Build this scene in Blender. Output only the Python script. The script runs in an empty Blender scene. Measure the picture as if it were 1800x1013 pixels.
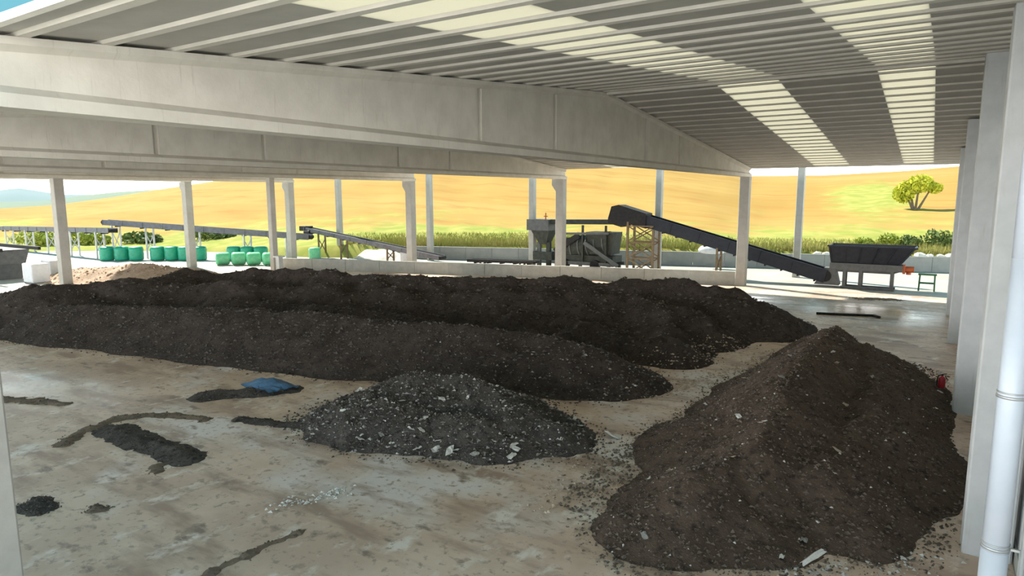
import bpy, math, random
import numpy as np
from mathutils import Vector, Matrix

random.seed(7); rng = np.random.default_rng(7)
S = bpy.context.scene
COL = S.collection
R = math.radians

# ------------------------------------------------------------------ camera
cam = bpy.data.cameras.new('camera'); cam_o = bpy.data.objects.new('camera', cam); COL.objects.link(cam_o)
cam.sensor_fit = 'HORIZONTAL'; cam.sensor_width = 36.0; cam.lens = 36.0*1150.0/1800.0
cam.clip_start = .1; cam.clip_end = 6000
yaw, pit, rol = R(32.8), R(8.08), R(.1)
fw = Vector((-math.sin(yaw)*math.cos(pit), math.cos(yaw)*math.cos(pit), -math.sin(pit)))
rt = Vector((math.cos(yaw), math.sin(yaw), 0)); up = rt.cross(fw)
r2 = math.cos(rol)*rt - math.sin(rol)*up; u2 = math.sin(rol)*rt + math.cos(rol)*up
cam_o.matrix_world = Matrix(((r2.x,u2.x,-fw.x,0),(r2.y,u2.y,-fw.y,0),(r2.z,u2.z,-fw.z,6.5),(0,0,0,1)))
S.camera = cam_o

# ------------------------------------------------------------------ sky, sun, exposure
world = bpy.data.worlds.new('world'); S.world = world; world.use_nodes = True
wt = world.node_tree; wt.nodes.clear()
wo = wt.nodes.new('ShaderNodeOutputWorld'); wb = wt.nodes.new('ShaderNodeBackground')
wr = wt.nodes.new('ShaderNodeValToRGB'); wx = wt.nodes.new('ShaderNodeSeparateXYZ'); wg = wt.nodes.new('ShaderNodeTexCoord')
wt.links.new(wg.outputs['Generated'], wx.inputs[0]); wt.links.new(wx.outputs['Z'], wr.inputs[0])
wt.links.new(wr.outputs[0], wb.inputs[0]); wt.links.new(wb.outputs[0], wo.inputs[0])
e = wr.color_ramp.elements
e[0].position = 0.0; e[0].color = (.97, .955, .93, 1)
e[1].position = 1.0; e[1].color = (.018, .052, .068, 1)
for pos, c in ((.11, (.92, .91, .90, 1)), (.155, (.48, .55, .57, 1)), (.195, (.026, .070, .085, 1))):
    q = e.new(pos); q.color = c
wb.inputs['Strength'].default_value = 1.75
sun = bpy.data.lights.new('sun', 'SUN'); sun.energy = 2.2; sun.angle = R(2.0); sun.color = (1, .93, .8)
sun_o = bpy.data.objects.new('sun', sun); COL.objects.link(sun_o)
sun_o.rotation_euler = Vector((.95, -.28, -1.0)).to_track_quat('-Z', 'Y').to_euler()
sun_o.location = (-90, 45, 90)
S.view_settings.view_transform = 'Standard'; S.view_settings.look = 'None'
S.view_settings.gamma = 1; S.view_settings.use_curve_mapping = False
S.view_settings.exposure = 2.3

# ------------------------------------------------------------------ materials
def nt(name):
    m = bpy.data.materials.new(name); m.use_nodes = True
    t = m.node_tree; b = t.nodes['Principled BSDF']
    return m, t, b
def mat(name, c1, c2=None, scale=3.0, rough=.8, metal=0.0, bump=0.0, bscale=None, lo=.35, hi=.65, stretch=(1,1,1), spec=.3, extra=()):
    """two-tone noise material; extra = [(colour, scale, lo, hi, stretch)] further layers of stain"""
    m, t, b = nt(name)
    b.inputs['Roughness'].default_value = rough; b.inputs['Metallic'].default_value = metal
    b.inputs['Specular IOR Level'].default_value = spec
    tc = t.nodes.new('ShaderNodeTexCoord')
    def noise(sc, st, det=6):
        mp = t.nodes.new('ShaderNodeMapping'); mp.inputs['Scale'].default_value = st
        n = t.nodes.new('ShaderNodeTexNoise'); n.inputs['Scale'].default_value = sc; n.inputs['Detail'].default_value = det
        n.inputs['Roughness'].default_value = .6
        t.links.new(tc.outputs['Object'], mp.inputs[0]); t.links.new(mp.outputs[0], n.inputs['Vector']); return n
    def layer(prev, col, sc, l, h, st):
        n = noise(sc, st); mr = t.nodes.new('ShaderNodeMapRange')
        mr.inputs['From Min'].default_value = l; mr.inputs['From Max'].default_value = h
        t.links.new(n.outputs['Fac'], mr.inputs[0])
        mx = t.nodes.new('ShaderNodeMix'); mx.data_type = 'RGBA'
        t.links.new(mr.outputs[0], mx.inputs['Factor'])
        if isinstance(prev, tuple): mx.inputs['A'].default_value = (*prev, 1)
        else: t.links.new(prev, mx.inputs['A'])
        mx.inputs['B'].default_value = (*col, 1)
        return mx.outputs['Result']
    if c2 is None: b.inputs['Base Color'].default_value = (*c1, 1)
    else:
        o = layer(c1, c2, scale, lo, hi, stretch)
        for col, sc, l, h, st in extra: o = layer(o, col, sc, l, h, st)
        t.links.new(o, b.inputs['Base Color'])
    if bump:
        n = noise(bscale or scale*8, (1,1,1), 8); bp = t.nodes.new('ShaderNodeBump')
        bp.inputs['Strength'].default_value = bump; bp.inputs['Distance'].default_value = .03
        t.links.new(n.outputs['Fac'], bp.inputs['Height']); t.links.new(bp.outputs[0], b.inputs['Normal'])
    return m
U = (1,1,1)
M = {}
M['concrete'] = mat('precast_concrete', (.58,.55,.485), (.67,.64,.57), 1.3, .85, bump=.15, bscale=14, extra=[((.47,.44,.385), 2.2, .60, .80, (1,6,.4))])
M['column'] = mat('sky_tinted_concrete', (.50,.52,.53), (.58,.60,.61), 1.5, .8, bump=.12, bscale=16, extra=[((.46,.45,.42), 3, .60, .8, (3,3,.25))])  # bluish cast of the sky light put into the pillar colour
M['post'] = mat('shaded_concrete', (.36,.35,.32), (.43,.42,.39), 1.5, .85, bump=.12, bscale=16, extra=[((.30,.29,.26), 3, .60, .8, (3,3,.25))])  # same concrete darkened: shade on posts and shed columns put into the colour
M['purlin'] = mat('purlin_concrete', (.56,.535,.48), (.64,.61,.55), 1.5, .8)
M['sheet'] = mat('roof_sheet', (.43,.415,.38), (.50,.485,.445), 1.0, .7)
M['fascia'] = mat('white_fascia', (.78,.76,.70), (.70,.68,.62), 1.0, .6)
M['floor'] = mat('dusty_floor', (.53,.405,.315), (.66,.53,.425), .5, .5, bump=.12, bscale=9, lo=.4, hi=.6, spec=.5,
    extra=[((.70,.67,.65), .16, .54, .64, U), ((.36,.26,.20), .55, .50, .62, (.45,1.5,1)), ((.74,.69,.63), 1.5, .57, .68, (1,.6,1)), ((.24,.185,.15), 2.1, .58, .69, (.8,1.2,1)), ((.36,.28,.22), 6, .56, .66, U)])
def polish(m, spots, r_lo):
    t = m.node_tree; b = t.nodes['Principled BSDF']; geo = t.nodes.new('ShaderNodeNewGeometry'); acc = None
    for cx, cy, rx, ry in spots:
        mp = t.nodes.new('ShaderNodeMapping'); mp.inputs['Location'].default_value = (-cx/rx, -cy/ry, 0); mp.inputs['Scale'].default_value = (1/rx, 1/ry, 1)
        g = t.nodes.new('ShaderNodeTexGradient'); g.gradient_type = 'QUADRATIC_SPHERE'
        t.links.new(geo.outputs['Position'], mp.inputs[0]); t.links.new(mp.outputs[0], g.inputs[0])
        if acc is None: acc = g.outputs['Fac']
        else:
            a = t.nodes.new('ShaderNodeMath'); a.operation = 'ADD'; t.links.new(acc, a.inputs[0]); t.links.new(g.outputs['Fac'], a.inputs[1]); acc = a.outputs[0]
    n = t.nodes.new('ShaderNodeTexNoise'); n.inputs['Scale'].default_value = .9; n.inputs['Detail'].default_value = 5
    mp2 = t.nodes.new('ShaderNodeMapping'); mp2.inputs['Scale'].default_value = (.5, 1.6, 1)
    t.links.new(geo.outputs['Position'], mp2.inputs[0]); t.links.new(mp2.outputs[0], n.inputs[0])
    ml = t.nodes.new('ShaderNodeMath'); ml.operation = 'MULTIPLY'; t.links.new(acc, ml.inputs[0]); t.links.new(n.outputs['Fac'], ml.inputs[1])
    mr = t.nodes.new('ShaderNodeMapRange'); mr.inputs[1].default_value = .08; mr.inputs[2].default_value = .32; mr.inputs[3].default_value = .55; mr.inputs[4].default_value = r_lo
    t.links.new(ml.outputs[0], mr.inputs[0]); t.links.new(mr.outputs[0], b.inputs['Roughness'])
polish(M['floor'], [(-25,9.6,9,3.6),(-2.0,40.5,6,8),(-12,42,14,6)], .20)      # worn, wet-looking patches
M['yard'] = mat('yard_concrete', (.37,.35,.315), (.45,.43,.395), .3, .7, extra=[((.30,.27,.235), 1.1, .58, .75, U)])
M['wall'] = mat('block_wall', (.36,.365,.34), (.44,.445,.415), 2, .9, bump=.2, extra=[((.33,.32,.29), 5, .6, .75, U)])
M['wallb'] = mat('retaining_wall', (.22,.23,.22), (.28,.285,.27), .8, .9, bump=.2)
def soilmat(name, a, b_, spk, dark):
    return mat(name, a, b_, 1.4, .95, bump=1.0, bscale=14, lo=.38, hi=.62, spec=.1,
        extra=[(dark, 6, .52, .66, U), (spk, 17, .63, .70, U)])
M['soil_dark'] = soilmat('dark_compost', (.044,.036,.032), (.066,.053,.046), (.14,.12,.10), (.027,.023,.021))
M['soil_brown'] = soilmat('brown_compost', (.076,.056,.044), (.108,.081,.064), (.22,.185,.155), (.040,.031,.026))
M['soil_waste'] = soilmat('mixed_waste', (.058,.053,.049), (.090,.082,.075), (.22,.205,.19), (.030,.027,.026))
M['soil_tan'] = soilmat('tan_heap', (.36,.27,.20), (.46,.36,.29), (.5,.45,.4), (.25,.18,.13))
M['dirt'] = soilmat('dirt_spill', (.17,.13,.10), (.22,.175,.135), (.3,.26,.22), (.11,.085,.066))
M['clod_dark'] = mat('clod_dark', (.06,.051,.045), (.11,.098,.087), 9, .95)
M['clod_brown'] = mat('clod_brown', (.085,.067,.053), (.17,.14,.115), 9, .95)
M['scrap_pale'] = mat('pale_plastic', (.50,.50,.48), (.64,.64,.62), 9, .5)
M['scrap_grey'] = mat('grey_plastic', (.22,.22,.21), (.32,.32,.30), 9, .5)
M['scrap_tan'] = mat('tan_scrap', (.36,.29,.22), (.45,.38,.30), 9, .7)
M['blue'] = mat('blue_tarp', (.035,.10,.19), (.07,.15,.25), 6, .45)
M['pipe'] = mat('pale_pipe', (.54,.58,.65), (.49,.53,.60), 2, .35, spec=.5)
M['steel'] = mat('galvanised', (.42,.43,.44), (.5,.51,.52), 6, .4, .6)
M['navy'] = mat('navy_paint', (.010,.014,.024), (.018,.022,.032), 4, .55)
M['black'] = mat('black_rubber', (.012,.012,.014), (.024,.022,.022), 5, .7)
M['machine'] = mat('machine_grey', (.085,.09,.095), (.12,.125,.125), 3, .6)
M['mgreen'] = mat('machine_green', (.030,.036,.030), (.055,.060,.048), 3, .7)
M['rust'] = mat('rusty_frame', (.16,.115,.07), (.22,.165,.10), 5, .8)
M['belt2'] = mat('belt_frame', (.10,.105,.12), (.15,.15,.17), 3, .6)
M['orange'] = mat('orange_motor', (.35,.085,.03), (.42,.11,.04), 5, .5)
M['green'] = mat('green_stool', (.03,.10,.045), (.04,.13,.06), 5, .6)
M['red'] = mat('red_paint', (.42,.02,.035), (.36,.015,.03), 5, .35, spec=.5)
M['bale'] = mat('teal_wrap', (.010,.30,.17), (.02,.38,.24), 3, .4, spec=.5)
M['baleb'] = mat('bright_wrap', (.10,.55,.26), (.22,.60,.38), 3, .4, spec=.5)
M['whitebag'] = mat('white_bag', (.66,.68,.70), (.58,.60,.64), 4, .6)
M['bark'] = mat('bark', (.12,.09,.06), (.17,.13,.09), 6, .9)
M['leafy'] = mat('yellow_leaf', (.38,.42,.03), (.50,.50,.05), .8, .7)
M['leafg'] = mat('green_leaf', (.26,.32,.05), (.38,.40,.07), .8, .7)
M['leafd'] = mat('dark_leaf', (.10,.15,.04), (.17,.21,.06), .8, .7)
M['rock'] = mat('pale_rock', (.56,.53,.48), (.66,.63,.58), 3, .9)
def trans(name, c, w):
    m, t, b = nt(name); b.inputs['Base Color'].default_value = (*c, 1); b.inputs['Roughness'].default_value = .5
    tr = t.nodes.new('ShaderNodeBsdfTranslucent'); tr.inputs[0].default_value = (*c, 1)
    mx = t.nodes.new('ShaderNodeMixShader'); mx.inputs[0].default_value = w
    t.links.new(b.outputs[0], mx.inputs[1]); t.links.new(tr.outputs[0], mx.inputs[2])
    t.links.new(mx.outputs[0], t.nodes['Material Output'].inputs[0]); return m
M['skylight'] = trans('translucent_sheet', (.78,.75,.66), .60)

# ------------------------------------------------------------------ mesh helpers
ORG = {}
class MB:
    def __init__(s): s.v = []; s.f = []
    def add(s, vs, fs):
        n = len(s.v); s.v += [tuple(p) for p in vs]; s.f += [tuple(i+n for i in q) for q in fs]; return s
    def box(s, x0, x1, y0, y1, z0, z1):
        return s.add([(x0,y0,z0),(x1,y0,z0),(x1,y1,z0),(x0,y1,z0),(x0,y0,z1),(x1,y0,z1),(x1,y1,z1),(x0,y1,z1)],
            [(0,3,2,1),(4,5,6,7),(0,1,5,4),(1,2,6,5),(2,3,7,6),(3,0,4,7)])
    def hexa(s, b, t):
        return s.add(list(b)+list(t), [(3,2,1,0),(4,5,6,7),(0,1,5,4),(1,2,6,5),(2,3,7,6),(3,0,4,7)])
    def prism(s, prof, a, b):
        """profile points mapped by a(u,v) at one end and b(u,v) at the other"""
        n = len(prof); vs = [a(*p) for p in prof]+[b(*p) for p in prof]
        fs = [(i,(i+1)%n,(i+1)%n+n,i+n) for i in range(n)]+[tuple(range(n-1,-1,-1)), tuple(range(n,2*n))]
        return s.add(vs, fs)
    def bar(s, p, q, w, h):
        p = Vector(p); q = Vector(q); d = (q-p).normalized()
        a = d.cross(Vector((0,0,1)))
        if a.length < 1e-3: a = Vector((1,0,0))
        a.normalize(); c = a.cross(d); a *= w/2; c *= h/2
        return s.hexa([p-a-c,p+a-c,p+a+c,p-a+c],[q-a-c,q+a-c,q+a+c,q-a+c])
    def cyl(s, p, q, r, n=12, r2=None):
        p = Vector(p); q = Vector(q); d = (q-p).normalized(); r2 = r if r2 is None else r2
        a = d.orthogonal().normalized(); c = d.cross(a); vs = []
        for o, rr in ((p,r),(q,r2)):
            for i in range(n):
                t = 2*math.pi*i/n; vs.append(o+(a*math.cos(t)+c*math.sin(t))*rr)
        return s.add(vs, [(i,(i+1)%n,(i+1)%n+n,i+n) for i in range(n)]+[tuple(range(n-1,-1,-1)),tuple(range(n,2*n))])
    def lathe(s, prof, c, n=16):
        vs = []; k = len(prof)
        for r, z in prof:
            for i in range(n):
                t = 2*math.pi*i/n; vs.append((c[0]+r*math.cos(t), c[1]+r*math.sin(t), c[2]+z))
        fs = [(j*n+i, j*n+(i+1)%n, (j+1)*n+(i+1)%n, (j+1)*n+i) for j in range(k-1) for i in range(n)]
        fs += [tuple(range(n-1,-1,-1)), tuple(range((k-1)*n,k*n))]
        return s.add(vs, fs)
    def build(s, name, m, parent=None, smooth=False, bevel=0):
        v = np.array(s.v, float)
        if parent is not None: L = ORG[parent.name]
        else: L = np.array([(v[:,0].min()+v[:,0].max())/2, (v[:,1].min()+v[:,1].max())/2, v[:,2].min()])
        me = bpy.data.meshes.new(name); me.from_pydata([tuple(p) for p in v-L], [], s.f); me.update()
        me.materials.append(M[m])
        if smooth: me.polygons.foreach_set('use_smooth', [True]*len(me.polygons))
        o = bpy.data.objects.new(name, me); COL.objects.link(o)
        if parent is not None: o.parent = parent
        else: o.location = L
        ORG[o.name] = L
        if bevel:
            md = o.modifiers.new('bevel', 'BEVEL'); md.width = bevel; md.segments = 2; md.limit_method = 'ANGLE'
        return o
def tag(o, label=None, cat=None, group=None, kind=None):
    for k, v in (('label',label),('category',cat),('group',group),('kind',kind)):
        if v: o[k] = v
    return o
def empty(name, loc, label, cat, group=None):
    o = bpy.data.objects.new(name, None); COL.objects.link(o); o.location = loc; o.empty_display_size = .3
    ORG[o.name] = np.array(loc, float); return tag(o, label, cat, group)
def B(*a): return MB().box(*a)
def structure(o): o['kind'] = 'structure'; return o

# value noise
_perm = rng.random((256,256))
def vnoise(x, y):
    xi = np.floor(x).astype(int); yi = np.floor(y).astype(int); fx = x-xi; fy = y-yi
    fx = fx*fx*(3-2*fx); fy = fy*fy*(3-2*fy); g = lambda i, j: _perm[i & 255, j & 255]
    return (g(xi,yi)*(1-fx)+g(xi+1,yi)*fx)*(1-fy)+(g(xi,yi+1)*(1-fx)+g(xi+1,yi+1)*fx)*fy
def fbm(x, y, oct=4, gain=.5):
    t = 0; a = 1; n = 0
    for k in range(oct): t = t+a*(vnoise(x*2**k+17*k, y*2**k+31*k)-.5); n += a; a *= gain
    return t/n*2

# ------------------------------------------------------------------ ground, yard and hills
structure(B(-49, 1.6, 3.6, 49.3, -.2, 0).build('floor', 'floor'))
structure(B(-170, 30, -25, 120, -.6, -.02).build('yard_ground', 'yard'))
def hillmat():
    m, t, b = nt('wheat_field'); b.inputs['Roughness'].default_value = .95; b.inputs['Specular IOR Level'].default_value = .05
    tc = t.nodes.new('ShaderNodeTexCoord')
    def nz(sc, st, det=5):
        mp = t.nodes.new('ShaderNodeMapping'); mp.inputs['Scale'].default_value = st
        n = t.nodes.new('ShaderNodeTexNoise'); n.inputs['Scale'].default_value = sc; n.inputs['Detail'].default_value = det
        t.links.new(tc.outputs['Object'], mp.inputs[0]); t.links.new(mp.outputs[0], n.inputs[0]); return n.outputs['Fac']
    def mr(i, a, c):
        q = t.nodes.new('ShaderNodeMapRange'); q.inputs[1].default_value = a; q.inputs[2].default_value = c
        t.links.new(i, q.inputs[0]); return q.outputs[0]
    def mix(f, A, Bc):
        x = t.nodes.new('ShaderNodeMix'); x.data_type = 'RGBA'; t.links.new(f, x.inputs['Factor'])
        for s_, v in (('A',A),('B',Bc)):
            if isinstance(v, tuple): x.inputs[s_].default_value = (*v,1)
            else: t.links.new(v, x.inputs[s_])
        return x.outputs['Result']
    gold = mix(mr(nz(.05,(.4,1,1)), .35, .65), (.36,.222,.064), (.41,.273,.09))
    gold = mix(mr(nz(.25,(.3,1.2,2)), .5, .75), gold, (.345,.185,.055))
    at = t.nodes.new('ShaderNodeAttribute'); at.attribute_name = 'grass'
    ad = t.nodes.new('ShaderNodeMath'); ad.operation = 'ADD'
    sc = t.nodes.new('ShaderNodeMath'); sc.operation = 'MULTIPLY_ADD'; sc.inputs[1].default_value = 1.6; sc.inputs[2].default_value = -.8
    t.links.new(nz(.22,(.6,1,1)), sc.inputs[0]); t.links.new(at.outputs['Fac'], ad.inputs[0]); t.links.new(sc.outputs[0], ad.inputs[1])
    gr = mix(mr(nz(.5,U), .4, .6), (.36,.34,.10), (.26,.29,.065))
    t.links.new(mix(mr(ad.outputs[0], .3, .7), gold, gr), b.inputs['Base Color'])
    return m
M['hill'] = hillmat()
# skyline of the field, in degrees of azimuth (from +Y, clockwise) and of elevation above the camera
SIL = [(-110,-1.2),(-80,-1.0),(-70.7,-.85),(-67.4,-.62),(-63.9,-.08),(-60.1,.62),(-56,1.3),(-51.7,1.79),(-42.5,2.7),(-27.9,3.0),(-20.7,2.65),(-14.6,1.85),(-13,1.5),(-7.5,1.5),(-1.8,1.75),(1.3,2.0),(10,2.6),(25,3.2)]
def wall_r(az):   # distance of the terrace foot along an azimuth
    x = np.interp(az, [-110,-72,-58,-50,-40,-16,1,25], [120,98,84,72,68,66,68,76]); return x
def make_hill():
    az = np.linspace(-108, 24, 230); nr = 60; vs = []; gr = []
    for i in range(nr):
        u = i/(nr-1)
        for a in az:
            r0 = wall_r(a); r1 = 250; el = np.interp(a, *zip(*SIL)); z1 = 6.5+r1*math.tan(R(el))
            z0 = np.interp(a, [-60,-46], [-.05,1.2])
            k = min(u/.82, 1.0); r = r0+(r1-r0)*(u/.82)**1.25
            s_ = .35*k+.65*k*k*(3-2*k)
            z = z0+(z1-z0)*s_
            if i == 0: z = -.4
            if u > .82: z -= (u-.82)*80
            if 0 < k < 1: z += .5*float(fbm(np.array(a*.35), np.array(r*.03), 3))*math.sin(math.pi*k)
            vs.append((r*math.sin(R(a)), r*math.cos(R(a)), z))
            g = 1.35*math.exp(-(r-r0)/np.interp(a,[-70,-55,-20,1],[26,20,13,20]))
            g += 1.0*math.exp(-((a+4.2)/3.2)**2-((r-130)/34)**2)          # green patch left of the tree
            g += 1.2*math.exp(-((a+72)/3.4)**2-((r-165)/16)**2)            # green strip far left
            gr.append(g)
    n = len(az); fs = [(j*n+i, j*n+i+1, (j+1)*n+i+1, (j+1)*n+i) for j in range(nr-1) for i in range(n-1)]
    b = MB(); b.add(vs, fs); o = b.build('hillside_field', 'hill', None, True)
    at = o.data.attributes.new('grass', 'FLOAT', 'POINT'); at.data.foreach_set('value', gr)
    return structure(o)
make_hill()
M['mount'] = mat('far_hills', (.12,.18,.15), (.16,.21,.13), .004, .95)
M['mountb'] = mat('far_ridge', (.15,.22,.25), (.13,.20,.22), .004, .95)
def ridge(name, r, pts, depth, m):
    b = MB(); az = np.linspace(pts[0][0], pts[-1][0], 60); vs = []
    for k, (dr, fz) in enumerate(((-depth,-.6),(-depth*.5,.6),(0,1),(depth,-.6))):
        for a in az:
            el = np.interp(a, *zip(*pts)); h = 6.5+r*math.tan(R(el))
            z = -12+(h+12)*max(fz,0) if fz < 1 else h
            rr = r+dr; vs.append((rr*math.sin(R(a)), rr*math.cos(R(a)), z))
    n = len(az); b.add(vs, [(j*n+i,j*n+i+1,(j+1)*n+i+1,(j+1)*n+i) for j in range(3) for i in range(n-1)])
    structure(b.build(name, m, None, True))
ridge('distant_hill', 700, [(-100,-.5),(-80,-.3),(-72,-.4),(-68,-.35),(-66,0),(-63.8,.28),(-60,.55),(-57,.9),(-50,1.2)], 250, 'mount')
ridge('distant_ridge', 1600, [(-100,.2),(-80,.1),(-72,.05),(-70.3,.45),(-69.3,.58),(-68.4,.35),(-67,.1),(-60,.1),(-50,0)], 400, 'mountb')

# ------------------------------------------------------------------ roof
YR, ZR, SL = 24.4, 10.5, .087
def zp(y): return ZR-SL*abs(y-YR)                      # underside of the purlins = top of the beams
XB = [1.65, -11.5, -25.4, -39.5, -53.0, -57.2]          # bay lines; beams stand on [1:]
YE = [49.0, 48.8, 47.1, 45.0, 42.7, 34.8]               # far end of each beam
Y0 = 4.1
ceil = structure(B(1.84, 1.94, 4.2, 48.9, 8.2, 8.3).build('ceiling', 'sheet'))   # gable rail that the roof hangs on
PIT = 1.16; PD = .055
for k in range(5):
    x1, x0 = XB[k], XB[k+1]
    if k == 4: x0 -= .4
    ye = min(YE[k], YE[k+1]) if k else 49.0
    w = x1-x0; me = None; first = None
    ys = list(np.arange(Y0+.35, ye, PIT))
    for y in ys:
        if me is None:
            b = MB(); prof = [(-.075,0),(.075,0),(.12,PD),(-.12,PD)]
            b.prism(prof, lambda u,v: (x0,u,v), lambda u,v: (x1,u,v))
            me = bpy.data.meshes.new('purlin'); me.from_pydata(b.v, [], b.f); me.materials.append(M['purlin'])
        o = bpy.data.objects.new('purlin', me); COL.objects.link(o); o.parent = ceil
        o.location = Vector((0, y, zp(y)))-Vector(ORG['ceiling'])
    # sheets above: opaque grey with translucent strips, each strip running down the slope
    if k == 0: cuts = [(x0,-7.15,0),(-7.15,-5.0,1),(-5.0,-1.95,0),(-1.95,-.35,1),(-.35,x1+.2,0)]
    else: cuts = [(x0,x0+w*.30,0),(x0+w*.30,x0+w*.30+1.8,1),(x0+w*.30+1.8,x0+w*.68,0),(x0+w*.68,x0+w*.68+1.8,1),(x0+w*.68+1.8,x1,0)]
    for xa, xb, sky in cuts:
        for ya, yb in ((Y0-.1, YR), (YR, ye+.25)):
            b = MB(); t_ = .05; g = .0
            za, zb = zp(ya)+PD, zp(yb)+PD
            b.hexa([(xa+g,ya,za),(xb-g,ya,za),(xb-g,yb,zb),(xa+g,yb,zb)], [(xa+g,ya,za+t_),(xb-g,ya,za+t_),(xb-g,yb,zb+t_),(xa+g,yb,zb+t_)])
            b.build('skylight_sheet' if sky else 'roof_sheet', 'skylight' if sky else 'sheet', ceil)
    b = MB().box(x0, x1, YR-.09, YR+.09, ZR-.10, ZR+PD); b.build('ridge_purlin', 'purlin', ceil)
structure(B(-57.6, 2.0, Y0-.22, Y0-.105, 8.735, 8.85).build('trim_1', 'fascia'))      # white fascia of the near eave
structure(B(-11.4, 2.0, 49.05, 49.35, zp(49)-.02, zp(49)+.34).build('trim_2', 'concrete'))  # gutter of the far eave

# ------------------------------------------------------------------ beams
HB = 7.75
def beam(x, ye, joints, label):
    y0 = 2.9; ext = empty('roof_beam', (x, (y0+ye)/2, HB), label, 'beam', 'tapered roof beams')
    # bottom flange with sloping shoulders
    b = MB(); prof = [(-.32,0),(.32,0),(.32,.20),(.14,.32),(-.14,.32),(-.32,.20)]
    b.prism(prof, lambda u,v: (x+u, y0, HB+v), lambda u,v: (x+u, ye, HB+v)); b.build('bottom_flange', 'concrete', ext)
    # top flange, two slopes
    for p, q in ((y0, YR), (YR, ye)):
        b = MB(); prof = [(-.27,0),(.27,0),(.27,-.11),(.14,-.20),(-.14,-.20),(-.27,-.11)]
        b.prism(prof, lambda u,v: (x+u, p, zp(p)+v), lambda u,v: (x+u, q, zp(q)+v)); b.build('top_flange', 'concrete', ext)
    # web panels between recessed joints
    ys = [y0]+list(joints)+[ye]; ys = sorted(ys)
    for p, q in zip(ys[:-1], ys[1:]):
        a_, c_ = p+(.11 if p != y0 else 0), q-(.11 if q != ye else 0)
        pts = [a_]+([YR] if a_ < YR < c_ else [])+[c_]
        b = MB()
        for s0, s1 in zip(pts[:-1], pts[1:]):
            b.hexa([(x-.14,s0,HB+.28),(x+.14,s0,HB+.28),(x+.14,s1,HB+.28),(x-.14,s1,HB+.28)],
                   [(x-.14,s0,zp(s0)-.16),(x+.14,s0,zp(s0)-.16),(x+.14,s1,zp(s1)-.16),(x-.14,s1,zp(s1)-.16)])
        b.build('web_panel', 'concrete', ext)
        if q != ye: B(x-.03, x+.03, q-.115, q+.115, HB+.28, zp(q)-.16).build('joint', 'concrete', ext)
    return ext
BL = ['nearest and largest tapered concrete roof beam, crossing the top of the picture',
      'second tapered concrete roof beam, right behind the nearest one',
      'third tapered concrete roof beam, behind the second and mostly hidden by it',
      'fourth tapered concrete roof beam, low strip over the leftmost post in the brown heap',
      'last tapered concrete roof beam, at the far left end of the shed']
for i in range(5):
    j = [15.9,20.4,28.9,33.6] if i == 0 else [14.1,18.9,27.6,32.2]
    beam(XB[i+1], YE[i+1], j, BL[i])

# ------------------------------------------------------------------ columns
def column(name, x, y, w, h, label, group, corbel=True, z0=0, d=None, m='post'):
    d = d or w
    c = empty(name, (x, y, z0), label, 'column', group); ch = .03
    b = MB(); prof = [(-w/2+ch,-d/2),(w/2-ch,-d/2),(w/2,-d/2+ch),(w/2,d/2-ch),(w/2-ch,d/2),(-w/2+ch,d/2),(-w/2,d/2-ch),(-w/2,-d/2+ch)]
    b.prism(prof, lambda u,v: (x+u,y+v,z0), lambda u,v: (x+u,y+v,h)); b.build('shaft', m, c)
    if corbel:
        b = MB(); q = w/2
        b.hexa([(x-q-.02,y-d*.4,h-.95),(x-q+.01,y-d*.4,h-.95),(x-q+.01,y+d*.4,h-.95),(x-q-.02,y+d*.4,h-.95)],
               [(x-q-.38,y-d*.4,h-.45),(x-q+.01,y-d*.4,h-.45),(x-q+.01,y+d*.4,h-.45),(x-q-.38,y+d*.4,h-.45)])
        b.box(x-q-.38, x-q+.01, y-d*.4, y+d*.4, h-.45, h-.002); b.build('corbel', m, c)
    return c
AC = [(-11.5,48.4),(-25.4,46.7),(-39.5,44.6),(-53.0,42.3),(-57.2,34.4)]
AL = ['concrete column carrying the end of the nearest beam, left of the hopper',
      'concrete column in front of the dark screening machine',
      'concrete column where the low inclined conveyor meets the wall, beneath the second beam',
      'concrete column at the left end of the low wall, next to a slimmer post',
      'concrete column standing among the green bales']
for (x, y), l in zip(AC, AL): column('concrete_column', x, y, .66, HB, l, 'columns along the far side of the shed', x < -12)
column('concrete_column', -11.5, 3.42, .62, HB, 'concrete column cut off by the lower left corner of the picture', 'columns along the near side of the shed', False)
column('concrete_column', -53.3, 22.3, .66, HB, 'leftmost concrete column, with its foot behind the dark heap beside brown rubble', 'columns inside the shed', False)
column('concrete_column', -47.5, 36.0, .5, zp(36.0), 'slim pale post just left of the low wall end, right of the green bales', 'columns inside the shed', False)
GP = [(6.75,'concrete gable pillar at the right picture edge behind the white pipe'),
      (14.15,'nearest full-height concrete gable pillar, left of the white pipe'),
      (23.35,'second concrete gable pillar from the white pipe, behind the red extinguisher'),
      (34.4,'third concrete gable pillar from the white pipe'),
      (42.5,'dark farthest gable pillar, beside the open field view')]
for y, l in GP: column('gable_pillar', 1.22, y, .74, zp(y)-.01, l, 'gable pillars on the right', False, d=.6, m='column')
structure(B(1.62, 1.66, 3.9, 49.0, 0, .3).build('wall_right', 'wall'))
wr_ = bpy.data.objects['wall_right']
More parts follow.
